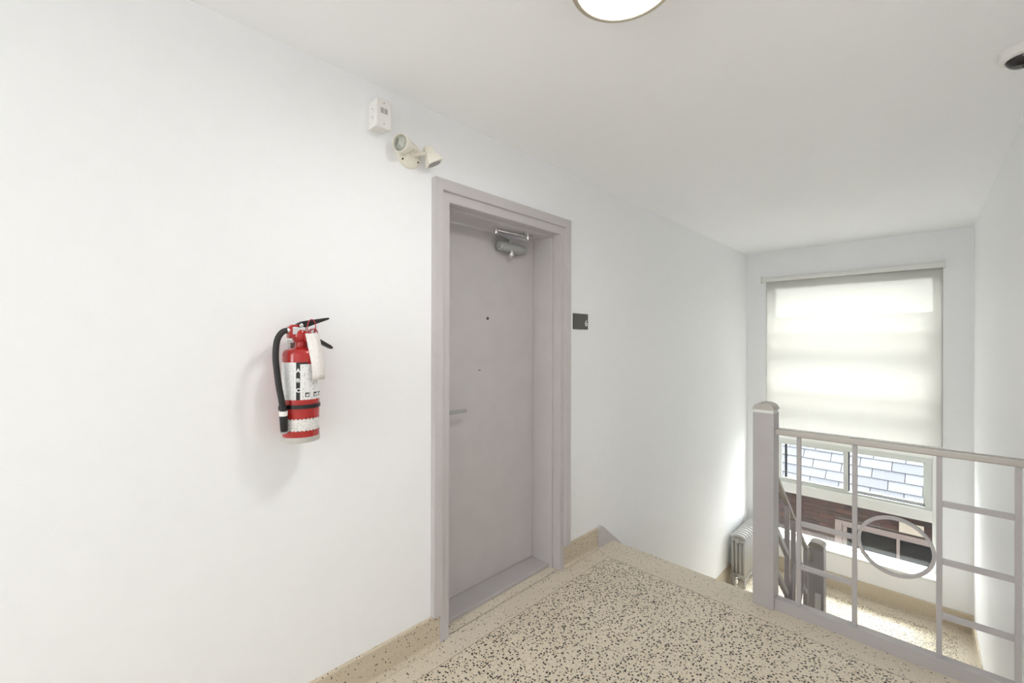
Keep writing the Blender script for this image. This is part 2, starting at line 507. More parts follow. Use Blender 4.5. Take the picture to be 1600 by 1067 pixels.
# terrazzo base on the half landing
bm = B()
prof = [(2 * XE - 0, 0)]
pts = cove_profile(XE, .165, .014, z=ZL)
add_prism(bm, [(p[0], p[1]) for p in pts], yr(XE), A, 'y')
tag(finish('baseboard_end', bm, 'cove'), 'tan terrazzo base under the stairwell window', 'baseboard', kind='structure')
bm = B()
add_prism(bm, [(XL, yr(XL) - .01), (XE, yr(XE) - .01), (XE, yr(XE) + .014), (XL, yr(XL) + .014)], ZL, ZL + .16, 'z')
tag(finish('baseboard_right', bm, 'cove'), 'low terrazzo base along the right wall of the half landing', 'baseboard', kind='structure')
bm = B()
add_prism(bm, cove_profile(A, .165, .012, z=ZL), XL + .08, XE, 'x')
tag(finish('baseboard_lower', bm, 'cove'), 'terrazzo base behind the radiator on the half landing', 'baseboard', kind='structure')

# grey sloping skirt where the stairs leave the landing
sl = RISE / RUN
bm = B()
pts = [(2.489, 0.), (2.489, .128), (2.497, .136), (2.525, .140), (2.545, .128)]
xe = XL + .08
pts += [(xe, .128 - (xe - 2.545) * .80), (xe, ZL), (XL, ZL)]
for k in range(6, 0, -1):
    x = NOSE + RUN * (k - 1)
    pts += [(x + RUN - .02, -RISE * k - .0), (x - .02, -RISE * k)]
pts += [(NOSE - .02, 0.)]
add_prism(bm, pts, A - .02, A + .005, 'y')
tag(finish('trim_1', bm, 'grey'), 'grey painted stair skirt board starting beside the terrazzo base', 'stair skirt', kind='structure')

# ------------------------------------------------------------------ door
dr = empty('door_1', (1.65, A, 0)); tag(dr, 'grey flush apartment door in a stepped grey frame', 'door', kind='structure')
def u_frame(name, xo0, xo1, zo, xi0, xi1, zi, y0, y1, zb, mat, bevel=.002):
    bm = B()
    pts = [(xo0, zb), (xo0, zo), (xo1, zo), (xo1, zb), (xi1, zb), (xi1, zi), (xi0, zi), (xi0, zb)]
    # three boxes mitred: build as a single concave prism
    lo = [bm.verts.new((p[0], y0, p[1])) for p in pts]
    hi = [bm.verts.new((p[0], y1, p[1])) for p in pts]
    for q in (lo, hi):
        bm.faces.new((q[0], q[1], q[6], q[7])); bm.faces.new((q[1], q[2], q[5], q[6])); bm.faces.new((q[2], q[3], q[4], q[5]))
    n = len(pts)
    for i in range(n): bm.faces.new((lo[i], lo[(i + 1) % n], hi[(i + 1) % n], hi[i]))
    bmesh.ops.recalc_face_normals(bm, faces=bm.faces)
    if bevel:
        es = [e for e in bm.edges if len(e.link_faces) == 2 and e.calc_face_angle(0) > .5]
        bmesh.ops.bevel(bm, geom=es, offset=bevel, segments=2, affect='EDGES')
    return finish(name, bm, mat, dr)
u_frame('casing', 1.139, 2.160, 2.156, 1.186, 2.108, 2.104, 1.628, A + .01, .1355, 'grey')
u_frame('door_frame', 1.181, 2.113, 2.109, 1.232, 2.070, 2.058, 1.6425, 1.700, 0., 'grey')
u_frame('door_stop', 1.160, 2.140, 2.130, 1.246, 2.058, 2.044, 1.700, 1.895, 0., 'grey')
leaf = box('door_leaf', 1.249, 2.055, 1.858, 1.898, .024, 2.040, 'grey', dr, bevel=.0015)
box('threshold', 1.246, 2.058, 1.722, 1.894, 0., .022, 'grey_dark', dr, bevel=.004)
# lever handle, peephole, small slot
bm = B(); add_tube(bm, smooth_path([(1.31, 1.858, 1.030), (1.31, 1.815, 1.030), (1.325, 1.800, 1.030), (1.46, 1.800, 1.030)], 5), .0095, 12)
add_lathe(bm, [(.026, 0), (.026, .008), (.02, .012)], (1.31, 1.858, 1.03), (0, -1, 0), 24)
o = finish('lever_handle', bm, 'alu_grey', leaf, autosmooth=40); o['label'] = 'satin metal lever handle'
bm = B(); add_lathe(bm, [(.009, 0), (.009, .003), (.005, .004), (.004, .002), (0, .002)], (1.665, 1.858, 1.535), (0, -1, 0), 20)
finish('peephole', bm, 'sign', leaf, autosmooth=40)
bm = B(); add_box(bm, 1.595, 1.612, 1.8565, 1.859, 1.236, 1.240)
finish('slot', bm, 'hole', leaf)
# door closer
dc = empty('door_closer', (1.82, 1.83, 1.96)); dc.parent = dr; dc.location = Vector((1.82, 1.83, 1.96)) - dr.location
dc['label'] = 'silver hydraulic door closer with folded arm'
bm = B()
add_lathe(bm, [(0, 0), (.020, 0), (.024, .003), (.024, .022), (.028, .026), (.029, .04), (.029, .20), (.026, .222), (.02, .228), (0, .228)], (1.712, 1.822, 1.962), (1, 0, 0), 24)
add_box(bm, 1.74, 1.92, 1.822, 1.858, 1.936, 1.988, .003)
finish('closer_body', bm, 'alu_grey', dc, autosmooth=40)
bm = B(); add_lathe(bm, [(.0255, 0), (.0255, .006)], (1.722, 1.822, 1.962), (1, 0, 0), 24); finish('end_ring', bm, 'chrome', dc, autosmooth=40)
bm = B(); add_lathe(bm, [(0, -.024), (.008, -.022), (.014, -.015), (.017, -.006), (.015, .004), (.013, .016), (0, .016)], (1.812, 1.812, 1.925), (0, 0, 1), 20); finish('valve_knob', bm, 'chrome', dc, autosmooth=50)
bm = B(); add_lathe(bm, [(.011, 0), (.011, .026), (.009, .03), (0, .03)], (1.812, 1.822, 1.985), (0, 0, 1), 16); finish('pivot', bm, 'alu_grey', dc, autosmooth=40)
bm = B(); add_bar(bm, (1.812, 1.822, 2.008), (1.650, 1.775, 2.016), .022, .010, (0, 1, 0)); finish('lower_arm', bm, 'alu_grey', dc)
bm = B(); add_tube(bm, [(1.650, 1.772, 2.030), (1.887, 1.748, 2.030)], .0062, 10); finish('upper_arm', bm, 'chrome', dc, smooth=True)
bm = B(); add_lathe(bm, [(.0105, 0), (.0105, .034)], (1.650, 1.773, 2.008), (0, 0, 1), 16); finish('elbow', bm, 'chrome', dc, autosmooth=40)
bm = B(); add_lathe(bm, [(.0095, 0), (.0095, .032)], (1.887, 1.748, 2.012), (0, 0, 1), 16); add_box(bm, 1.84, 1.93, 1.738, 1.775, 2.040, 2.0445); finish('soffit_bracket', bm, 'chrome', dc, autosmooth=40)

# door number sign
sg = tag(box('door_number_sign', 2.215, 2.374, A - .006, A + .001, 1.482, 1.583, 'sign', bevel=.001), 'small charcoal plaque with white numeral 6 beside the door', 'sign')
bm = text_mesh('6', .054, .0012)
for v in bm.verts: v.co = Vector((2.352 + v.co.x * 1.1, A - .0068, 1.521 + v.co.y))
o = finish('numeral', bm, 'ink_white', sg); o['label'] = 'white numeral 6'

# ------------------------------------------------------------------ window
GX = 5.92
wn = empty('window_1', (GX, .72, WZ0)); tag(wn, 'tall stairwell window with grey sliding sashes over a fixed lower pane', 'window', kind='structure')
fx0, fx1 = GX - .035, GX + .05
def wbox(name, y0, y1, z0, z1, mat, parent=wn, x0=fx0, x1=fx1, bevel=.003):
    return box(name, x0, x1, y0, y1, z0, z1, mat, parent, bevel)
wbox('frame_jamb', WY0, .048, WZ0, WZ1, 'win_white')
wbox('frame_jamb', 1.405, WY1, WZ0, WZ1, 'win_white')
wbox('frame_head', .048, 1.405, 2.045, WZ1, 'win_white')
wbox('frame_rail', .048, 1.405, .262, .36, 'win_white')
wbox('frame_rail', .048, 1.405, -.362, -.252, 'win_white', x0=fx0 - .01)
wbox('glazing_bar', .048, 1.405, 1.512, 1.546, 'win_white')
wbox('glazing_bar', .048, 1.405, .870, .904, 'win_white')
for z0, z1 in ((.36, .870), (.904, 1.512), (1.546, 2.045)):
    box('pane', GX + .005, GX + .009, .048, 1.405, z0, z1, 'glass', wn)
box('pane', GX + .005, GX + .009, .048, 1.405, -.84, -.362, 'glass', wn)
wbox('glazing_bead', .048, 1.405, WZ0, -.838, 'win_white', x0=fx0 + .012)
# grey sliding unit
wbox('track_head', .048, 1.405, .212, .262, 'win_grey', x0=GX - .028)
wbox('track_sill', .048, 1.405, -.252, -.224, 'win_grey', x0=GX - .028)
wbox('track_jamb', .048, .100, -.224, .212, 'win_grey', x0=GX - .022)
wbox('track_jamb', 1.372, 1.405, -.224, .212, 'win_grey', x0=GX - .022)
def sash(y0, y1, x, w, mat):
    s = empty('sliding_sash', (0, 0, 0)); s.parent = wn; s.location = Vector((x, (y0 + y1) / 2, -.224)) - wn.location
    box('stile', x - .012, x + .012, y0, y0 + w, -.222, .212, mat, s, .002)
    box('stile', x - .012, x + .012, y1 - w, y1, -.222, .212, mat, s, .002)
    box('rail', x - .012, x + .012, y0 + w, y1 - w, -.222, -.200, mat, s, .002)
    box('rail', x - .012, x + .012, y0 + w, y1 - w, .198, .212, mat, s, .002)
    box('pane', x - .002, x + .002, y0 + w, y1 - w, -.200, .198, 'glass', s)
    return s
sash(.100, .670, GX + .030, .014, 'win_grey')
box('gasket', GX - .012, GX + .012, .100, .670, -.224, -.216, 'gasket', wn)
box('gasket', GX + .010, GX + .016, .660, .670, -.222, .212, 'gasket', wn)
sash(.705, 1.372, GX - .006, .040, 'win_grey')
box('gasket', GX + .0, GX + .012, .694, .705, -.222, .212, 'gasket', wn)
box('gasket', GX + .012, GX + .030, 1.285, 1.307, -.222, .212, 'gasket', wn)
box('sill', XE - .012, fx0 + .012, WY0, WY1, WZ0 - .022, WZ0 + .001, 'win_white', wn, .003)

# unseen window added behind the viewer to bring in fill daylight
w2 = empty('fill_window', (XB - .1, .62, BZ0)); tag(w2, 'white framed window added behind the viewer for fill daylight', 'window', kind='structure')
for y0, y1, z0, z1 in ((BY0, BY0 + .05, BZ0, BZ1), (BY1 - .05, BY1, BZ0, BZ1), (BY0 + .05, BY1 - .05, BZ0, BZ0 + .05), (BY0 + .05, BY1 - .05, BZ1 - .05, BZ1), (.60, .64, BZ0 + .05, BZ1 - .05)):
    box('frame_bar', XB - .15, XB - .09, y0, y1, z0, z1, 'win_white', w2, .003)
for y0, y1 in ((BY0 + .05, .60), (.64, BY1 - .05)):
    box('pane', XB - .122, XB - .118, y0, y1, BZ0 + .05, BZ1 - .05, 'glass', w2)

# roller blind
rb = empty('roller_blind', (5.70, .715, .42)); tag(rb, 'cream translucent roller blind pulled down over the upper window', 'blind')
bm = B(); add_tube(bm, [(5.692, -.030, 2.135), (5.692, 1.487, 2.135)], .030, 24); finish('roller_tube', bm, 'win_white', rb, autosmooth=50)
for y in (-.040, 1.489):
    box('bracket', 5.655, XE, y, y + .010, 2.10, 2.175, 'win_white', rb, .002)
bm = B()
vs = [bm.verts.new((5.716, y, z)) for y, z in ((-.022, .415), (1.452, .415), (1.452, 2.135), (-.022, 2.135))]
bm.faces.new(vs); o = finish('blind_fabric', bm, 'blind', rb)
box('hem_bar', 5.711, 5.721, -.022, 1.452, .395, .417, 'win_white', rb, .002)

# ------------------------------------------------------------------ radiator
XR0, XR1, SEC = 5.0, 5.66, 11
rd = empty('radiator', ((XR0 + XR1) / 2, 1.54, ZL)); tag(rd, 'old silver cast iron column radiator behind the railing post', 'radiator')
pit = (XR1 - XR0) / SEC
sec_me = None
for k in range(SEC):
    x = XR0 + pit * (k + .5)
    if sec_me is None:
        bm = B()
        w = pit * .46
        for y in (-.058, -.019, .020, .058):
            add_tube(bm, [(0, y, .10), (0, y, .52)], [.016, .016], 10)
        for z in (.095, .527):
            add_tube(bm, smooth_path([(0, -.062, z - .012), (0, -.045, z + .012), (0, 0, z + .020), (0, .045, z + .012), (0, .062, z - .012)], 4), w * .8, 12)
        for z in (.12, .50): add_tube(bm, [(0, -.058, z), (0, .058, z)], w * .8, 10)
        s = finish('radiator_section', bm, 'radiator', rd, smooth=True, local=True); sec_me = s.data
    else:
        s = bpy.data.objects.new('radiator_section', sec_me); COL.objects.link(s); s.parent = rd
    s.location = Vector((x, 1.54, ZL)) - rd.location
for x in (XR0 + pit * .5, XR1 - pit * .5):
    for y in (1.482, 1.598):
        bm = B(); add_lathe(bm, [(.016, 0), (.014, .02), (.011, .05), (.015, .10)], (x, y, ZL), (0, 0, 1), 12); finish('foot', bm, 'radiator', rd, smooth=True)
for z in (.12, .50):
    bm = B(); add_tube(bm, [(XR0, 1.54, ZL + z), (XR1, 1.54, ZL + z)], .022, 12); finish('connecting_pipe', bm, 'radiator', rd, smooth=True)
bm = B(); add_lathe(bm, [(.020, 0), (.020, .010), (.008, .012), (.008, .016), (0, .016)], (XR0 - .008, 1.54, ZL + .50), (-1, 0, 0), 16); finish('end_plug', bm, 'radiator', rd, autosmooth=40)
bm = B(); add_tube(bm, smooth_path([(XR0 + .02, 1.54, ZL + .12), (XR0 - .035, 1.54, ZL + .12), (XR0 - .05, 1.54, ZL + .10), (XR0 - .05, 1.54, ZL)], 4), .012, 10)
add_lathe(bm, [(.021, 0), (.021, .035), (.013, .045)], (XR0 - .05, 1.54, ZL + .06), (0, 0, 1), 12)
finish('valve', bm, 'chrome', rd, smooth=True)

# ------------------------------------------------------------------ railings
def newel(parent, x0, x1, y0, y1, zb, zt, mat='grey_dark'):
    """square post with a bright domed metal cap"""
    p = box('newel_post', x0, x1, y0, y1, zb, zt - .050, mat, parent, .004)
    bm = B()
    xc, yc, w, d = (x0 + x1) / 2, (y0 + y1) / 2, (y1 - y0) / 2 - .004, (x1 - x0) / 2 - .004
    add_box(bm, xc - d, xc + d, yc - w, yc + w, zt - .052, zt - .030, .002)
    finish('cap_band', bm, 'alu', p)
    bm = B()
    prof = []
    W = w + .005
    for k in range(13):
        t = -1 + k / 6
        prof.append((yc + W * t, zt - .028 + .030 * (1 - t * t) ** .5 * 1.0 if abs(t) < 1 else zt - .028))
    prof = [(yc - W, zt - .034)] + prof + [(yc + W, zt - .034)]
    add_prism(bm, prof, xc - d - .006, xc + d + .006, 'x')
    c = finish('cap', bm, 'rail_metal', p, autosmooth=35); c['label'] = 'domed bright metal cap'
    return p

RX = 2.590          # plane of the landing railing
lr = empty('landing_railing', (RX, .2, 0)); tag(lr, 'grey metal landing railing with a ring motif and domed newel post', 'railing')
newel(lr, 2.553, 2.655, .612, .712, 0, 1.076)
yw = yr(RX)
bm = B()
add_box(bm, RX - .022, RX + .022, yw, .612, .917, .946, .005)
o = finish('handrail', bm, 'rail_metal', lr); o['label'] = 'bare metal top rail'
box('bottom_rail', RX - .020, RX + .03, yw, .612, -.001, .058, 'grey_dark', lr, .002)
BY = [.508, .284, .000, -.2195]
for y in BY:
    box('baluster', RX - .009, RX + .009, y - .0095, y + .0095, .058, .918, 'grey_dark', lr, .0015)
for z in (.478, .258):
    box('crossbar', RX - .007, RX + .007, BY[1] + .0095, BY[0] - .0095, z - .012, z + .012, 'grey_dark', lr, .0015)
for z in (.715, .470, .240):
    box('crossbar', RX - .007, RX + .007, BY[3] + .0095, BY[2] - .0095, z - .012, z + .012, 'grey_dark', lr, .0015)

def ring(name, parent, c, r, plane, w=.020, t=.012, n=48, mat='grey_dark'):
    """flat-bar hoop: w across the plane, t radial"""
    bm = B()
    rings = []
    for k in range(n):
        a = 2 * PI * k / n
        q = []
        for rr, dd in ((r - t, -w / 2), (r, -w / 2), (r, w / 2), (r - t, w / 2)):
            u, v = rr * math.cos(a), rr * math.sin(a)
            if plane == 'x': q.append(bm.verts.new((c[0] + dd, c[1] + u, c[2] + v)))
            else: q.append(bm.verts.new((c[0] + u, c[1] + dd, c[2] + v)))
        rings.append(q)
    for k in range(n):
        a, b = rings[k], rings[(k + 1) % n]
        for j in range(4): bm.faces.new((a[j], a[(j + 1) % 4], b[(j + 1) % 4], b[j]))
    return finish(name, bm, mat, parent, autosmooth=40)
ring('ring', lr, (RX, (BY[1] + BY[2]) / 2, .482), (BY[1] - BY[2]) / 2 - .0095, 'x')

SY = .695
sr = empty('stair_railing', (3.3, SY, -.6)); tag(sr, 'grey sloping stair railing leading down to the lower newel post', 'railing')
SL = .86
def hz(x): return .357 - SL * (x - 3.218)
newel(sr, 3.93, 4.03, .612, .712, ZL, -.118)
bm = B(); add_bar(bm, (2.672, SY, hz(2.672)), (3.935, SY, hz(3.935)), .024, .020); finish('handrail', bm, 'rail_metal', sr)
bm = B(); add_bar(bm, (2.682, SY, hz(2.682) - .86), (3.935, SY, hz(3.935) - .86), .03, .04); finish('bottom_rail', bm, 'grey_dark', sr)
SB = [2.90, 3.215, 3.385, 3.545, 3.76]
for x in SB:
    box('baluster', x - .009, x + .009, SY - .014, SY + .014, hz(x) - .85, hz(x) - .008, 'grey_dark', sr, .0015)
for dz in (.32, .575):
    for xa, xb in ((SB[0], SB[1]), (SB[3], SB[4])):
        bm = B(); add_bar(bm, (xa + .009, SY, hz(xa) - dz), (xb - .009, SY, hz(xb) - dz), .024, .030); finish('crossbar', bm, 'grey_dark', sr)
ring('ring', sr, ((SB[1] + SB[3]) / 2, SY - .0215, hz((SB[1] + SB[3]) / 2) - .445), (SB[3] - SB[1]) / 2 - .004, 'y', mat='grey_dark')
o = box('end_slat', 3.908, 3.929, .628, .664, ZL + .15, -.492, 'win_white', sr, .003); o['label'] = 'pale slat against the lower newel'
# white end of the stair stringer against the lower newel
bm = B()
add_prism(bm, [(NOSE, -.2), (NOSE, .0), (NOSE + .02, .02), (3.93, .02 - SL * (3.93 - NOSE - .02)), (3.93, ZL), (NOSE + 6 * RUN - .3, ZL - .02), ], .600, .615, 'y')
tag(finish('trim_2', bm, 'wall'), 'white painted stringer of the stair under the sloping railing', 'stair stringer', kind='structure')

# ------------------------------------------------------------------ fire extinguisher
EX, EY, EZ = .542, 1.573, 1.065
fe = empty('fire_extinguisher', (EX, EY, EZ)); tag(fe, 'red fire extinguisher with black hose hanging on the white wall', 'fire extinguisher')
def L3(x, y, z): return (EX + x, EY + y, EZ + z)
R0 = .0585
bm = B()
add_lathe(bm, [(0, .002), (R0 - .01, 0), (R0 - .001, .0), (R0, .004), (R0, .290), (R0 - .002, .299), (R0 - .007, .305), (R0 - .016, .3085), (.026, .312), (.0205, .316), (.0185, .336), (0, .336)], (EX, EY, EZ), (0, 0, 1), 48)
cy = finish('cylinder', bm, 'red', fe, autosmooth=40)
bm = B(); add_lathe(bm, [(R0 - .004, -.008), (R0 + .0012, -.006), (R0 + .0015, .006), (R0 + .0004, .011), (R0 - .002, .011)], (EX, EY, EZ), (0, 0, 1), 48)
o = finish('foot_ring', bm, 'foot', cy, autosmooth=40); o['label'] = 'pale plastic foot ring'
PH = math.atan2(-EY, -EX)
def shell(name, a0, a1, z0, z1, mat, dr_=.0008, parent=cy, R=R0, n=20, thick=.0005):
    bm = B(); uvl = bm.loops.layers.uv.new('UVMap')
    cols = []
    for k in range(n + 1):
        a = PH + math.radians(a0 + (a1 - a0) * k / n)
        c, s = math.cos(a), math.sin(a)
        cols.append((bm.verts.new(L3((R + dr_) * c, (R + dr_) * s, z0)), bm.verts.new(L3((R + dr_) * c, (R + dr_) * s, z1))))
    for k in range(n):
        f = bm.faces.new((cols[k][0], cols[k + 1][0], cols[k + 1][1], cols[k][1]))
        for l, (uu, vv) in zip(f.loops, ((k / n, 0), ((k + 1) / n, 0), ((k + 1) / n, 1), (k / n, 1))): l[uvl].uv = (uu, vv)
    return finish(name, bm, mat, parent, smooth=True)
shell('label', -88, -15, .138, .264, 'label')
shell('label_stripe', -15, -3, .138, .264, 'ink_black', .0009)
shell('label', -3, 88, .138, .258, 'label2')
shell('label_stripe', -3, 20, .258, .264, 'ink_black', .0009)
shell('service_label', -88, 88, .032, .074, 'label3')
for z0 in (.032, .0715):
    for k in range(15):
        a = -84 + k * 12
        shell('dash', a, a + 6, z0, z0 + .0025, 'ink_red' if k % 2 else 'ink_black', .0011, n=2)
for ch, z in (('A', .236), ('B', .203), ('C', .170)):
    bm = text_mesh(ch, .0185, .0007)
    for v in bm.verts:
        a = PH + math.radians(-9) + v.co.x / R0 * 1.0
        v.co = Vector(L3((R0 + .0013) * math.cos(a), (R0 + .0013) * math.sin(a), z + v.co.y))
    finish('letter', bm, 'ink_white', cy)
for a in (12, 40, 62):
    shell('pictogram', a, a + 15, .147, .162, 'ink_black', .0011, n=4)
    shell('pictogram', a + 3, a + 9, .149, .157, 'paper', .0014, n=3)
    shell('pictogram', a + 10.5, a + 13, .149, .160, 'paper', .0014, n=2)
# strap round the body and wall bracket
bm = B(); add_lathe(bm, [(R0 + .0004, .108), (R0 + .0028, .108), (R0 + .0028, .121), (R0 + .0004, .121)], (EX, EY, EZ), (0, 0, 1), 48); finish('strap', bm, 'black', fe, autosmooth=40)
bm = B(); add_box(bm, EX - .018, EX + .018, EY + R0 - .001, A - .0005, EZ + .03, EZ + .33, .002)
add_box(bm, EX - .018, EX + .018, EY + .022, A - .0005, EZ + .330, EZ + .340, .001)
finish('wall_bracket', bm, 'alu', fe)
# valve block, levers
bm = B()
add_lathe(bm, [(.020, .334), (.024, .340), (.026, .352), (.0245, .366), (.02, .374)], (EX - .004, EY, EZ), (0, 0, 1), 20)
add_box(bm, EX - .044, EX - .006, EY - .016, EY + .016, EZ + .345, EZ + .386, .004)
add_box(bm, EX - .036, EX - .010, EY - .014, EY + .014, EZ + .380, EZ + .392, .003)
va = finish('valve', bm, 'red', fe, autosmooth=40)
bm = B(); add_box(bm, EX - .034, EX + .004, EY - .0185, EY - .0135, EZ + .358, EZ + .384, .002); add_box(bm, EX - .014, EX - .004, EY - .0185, EY - .0135, EZ + .336, EZ + .362, .001)
add_box(bm, EX + .000, EX + .045, EY - .0185, EY - .0135, EZ + .366, EZ + .384, .002)
finish('bracket_plate', bm, 'chrome', va)
bm = B(); add_lathe(bm, [(.018, 0), (.018, .010), (.015, .014), (0, .014)], (EX + .016, EY - .012, EZ + .350), (0, -1, 0), 24); finish('gauge', bm, 'ink_red', va, autosmooth=40)
bm = B(); add_lathe(bm, [(.0065, 0), (.0065, .004), (.004, .005), (0, .005)], (EX - .008, EY - .022, EZ + .389), (0, -1, 0), 14); finish('rivet', bm, 'chrome', va, autosmooth=40)
bm = B()
def lever(bm, pts, w0, w1, t):
    n = len(pts)
    for i in range(n - 1):
        pass
    lo, hi = [], []
    add_prism(bm, pts, EY - w0, EY + w0, 'y')
lever(bm, [(EX - .022, EZ + .384), (EX - .016, EZ + .396), (EX + .0, EZ + .404), (EX + .035, EZ + .411), (EX + .088, EZ + .4205), (EX + .093, EZ + .4195), (EX + .092, EZ + .4145), (EX + .040, EZ + .394), (EX + .005, EZ + .380), (EX - .010, EZ + .378)], .0125, 0, 0)
bmesh.ops.recalc_face_normals(bm, faces=bm.faces)
bmesh.ops.bevel(bm, geom=list(bm.edges), offset=.0015, segments=2, affect='EDGES')
finish('squeeze_lever', bm, 'black', fe, autosmooth=50)
bm = B()
lever(bm, [(EX + .004, EZ + .362), (EX + .045, EZ + .352), (EX + .100, EZ + .320), (EX + .107, EZ + .312), (EX + .103, EZ + .307), (EX + .096, EZ + .309), (EX + .045, EZ + .336), (EX + .004, EZ + .346)], .0125, 0, 0)
bmesh.ops.recalc_face_normals(bm, faces=bm.faces)
bmesh.ops.bevel(bm, geom=list(bm.edges), offset=.0015, segments=2, affect='EDGES')
finish('carry_handle', bm, 'black', fe, autosmooth=50)
# hose and nozzle
hp = [L3(*p) for p in ((-.038, -.004, .370), (-.052, -.006, .371), (-.069, -.012, .361), (-.083, -.018, .334), (-.0885, -.024, .285), (-.086, -.030, .235), (-.081, -.034, .185), (-.0735, -.036, .140), (-.0685, -.036, .100))]
bm = B(); add_tube(bm, smooth_path(hp, 6), .0098, 14); hs = finish('hose', bm, 'rubber', fe, smooth=True)
bm = B(); add_lathe(bm, [(.0108, 0), (.0108, .016)], L3(-.050, -.006, .371), (1, .1, .0), 16); finish('hose_collar', bm, 'chrome', hs, autosmooth=40)
bm = B(); add_lathe(bm, [(.0122, 0), (.0132, .003), (.0132, .013), (.0122, .016)], L3(-.0685, -.036, .088), (0, 0, 1), 18); finish('nozzle_collar', bm, 'white_pl', hs, autosmooth=40)
bm = B(); add_lathe(bm, [(.0085, 0), (.0115, .004), (.0125, .05), (.0125, .052)], L3(-.0655, -.036, .036), (-.045, 0, 1), 18); nz_ = finish('nozzle', bm, 'black', hs, autosmooth=40)
bm = B(); add_lathe(bm, [(.0095, 0), (.0105, .006)], L3(-.0652, -.036, .030), (-.045, 0, 1), 18); finish('nozzle_tip', bm, 'grille', hs, autosmooth=40)
bm = B(); add_tube(bm, [L3(R0 * math.cos(PH - 1.0), R0 * math.sin(PH - 1.0), .1145), L3(-.071, -.036, .1145)], .006, 10)
add_lathe(bm, [(.0112, .0), (.0135, .0), (.0135, .013), (.0112, .013)], L3(-.0702, -.036, .108), (0, 0, 1), 18)
finish('hose_clip', bm, 'black', fe, autosmooth=40)
# inspection tag on its red seal loop
bm = B(); add_tube(bm, [L3(.026 + .015 * math.cos(t), -.020 - .006 * math.sin(t * .5) , .385 + .026 * math.sin(t)) for t in [2 * PI * k / 24 for k in range(24)]], .0016, 8, closed=True)
finish('seal_loop', bm, 'red_pl', fe, smooth=True)
bm = B(); add_tube(bm, [L3(.033 + .012 * math.cos(t), -.026, .366 + .012 * math.sin(t)) for t in [2 * PI * k / 20 for k in range(20)]], .0018, 8, closed=True)
finish('seal_loop', bm, 'red_pl', fe, smooth=True)
bm = B(); uvl = bm.loops.layers.uv.new('UVMap')
tl = []
NT_ = 10
for k in range(NT_ + 1):
    t = k / NT_
    zc = .362 - .158 * t
    yc = -.034 - .040 * min(1, t * 1.4) - .003 * math.sin(t * PI)
    xc = .024 + .010 * t
    tl.append([bm.verts.new(L3(xc - .022, yc + .004, zc)), bm.verts.new(L3(xc + .022, yc - .002 + .010 * t, zc + .001))])
for k in range(NT_):
    f = bm.faces.new((tl[k + 1][0], tl[k + 1][1], tl[k][1], tl[k][0]))
    for l, (uu, vv) in zip(f.loops, ((0, 1 - (k + 1) / NT_), (1, 1 - (k + 1) / NT_), (1, 1 - k / NT_), (0, 1 - k / NT_))): l[uvl].uv = (uu, vv)
tg = finish('inspection_tag', bm, 'tag', fe, smooth=True); tg['label'] = 'white paper inspection tag'
md = tg.modifiers.new('thick', 'SOLIDIFY'); md.thickness = .0006

# ------------------------------------------------------------------ alarm box and emergency light
ab = empty('alarm_box', (.858, A, 2.26)); tag(ab, 'small white wall box with grey grille below the ceiling', 'alarm')
box('housing', .832, .888, 1.594, A + .001, 2.266, 2.372, 'white_pl', ab, .002)
pl = box('cover_plate', .829, .892, 1.585, 1.594, 2.259, 2.374, 'white_pl', ab, .002)
for k in range(2):
    gx = .845 + .0165 * k
    box('grille', gx, gx + .0145, 1.5845, 1.5865, 2.316, 2.338, 'grille', pl, .0005)
for z in (2.358, 2.275):
    bm = B(); add_lathe(bm, [(.0028, 0), (.0028, .0012), (0, .0012)], (.860, 1.585, z), (0, -1, 0), 12); finish('screw', bm, 'grille', pl)
for z in (2.340, 2.306):
    bm = B(); add_lathe(bm, [(.0115, 0), (.0115, .0012), (.010, .0018), (0, .0018)], (.832, 1.626, z), (-1, 0, 0), 20); k_ = finish('knockout', bm, 'ink_white', ab)
    bm = B(); add_lathe(bm, [(.0025, 0), (.0025, .0025), (0, .0025)], (.832, 1.626, z), (-1, 0, 0), 10); finish('screw', bm, 'hole', k_)

em = empty('emergency_light', (1.01, A, 2.21)); tag(em, 'cream twin-head emergency light on the wall above the door', 'emergency light')
bm = B(); add_lathe(bm, [(.062, 0), (.062, .006), (.058, .012), (.045, .018), (0, .020)], (1.015, A, 2.222), (0, -1, 0), 36); finish('base_plate', bm, 'cream', em, autosmooth=35)
for sx, sz in ((.040, -.028), (-.036, -.034)):
    bm = B(); add_lathe(bm, [(.004, 0), (.004, .004), (0, .004)], (1.015 + sx, A - .014, 2.222 + sz), (0, -1, 0), 10); finish('screw', bm, 'hole', em)
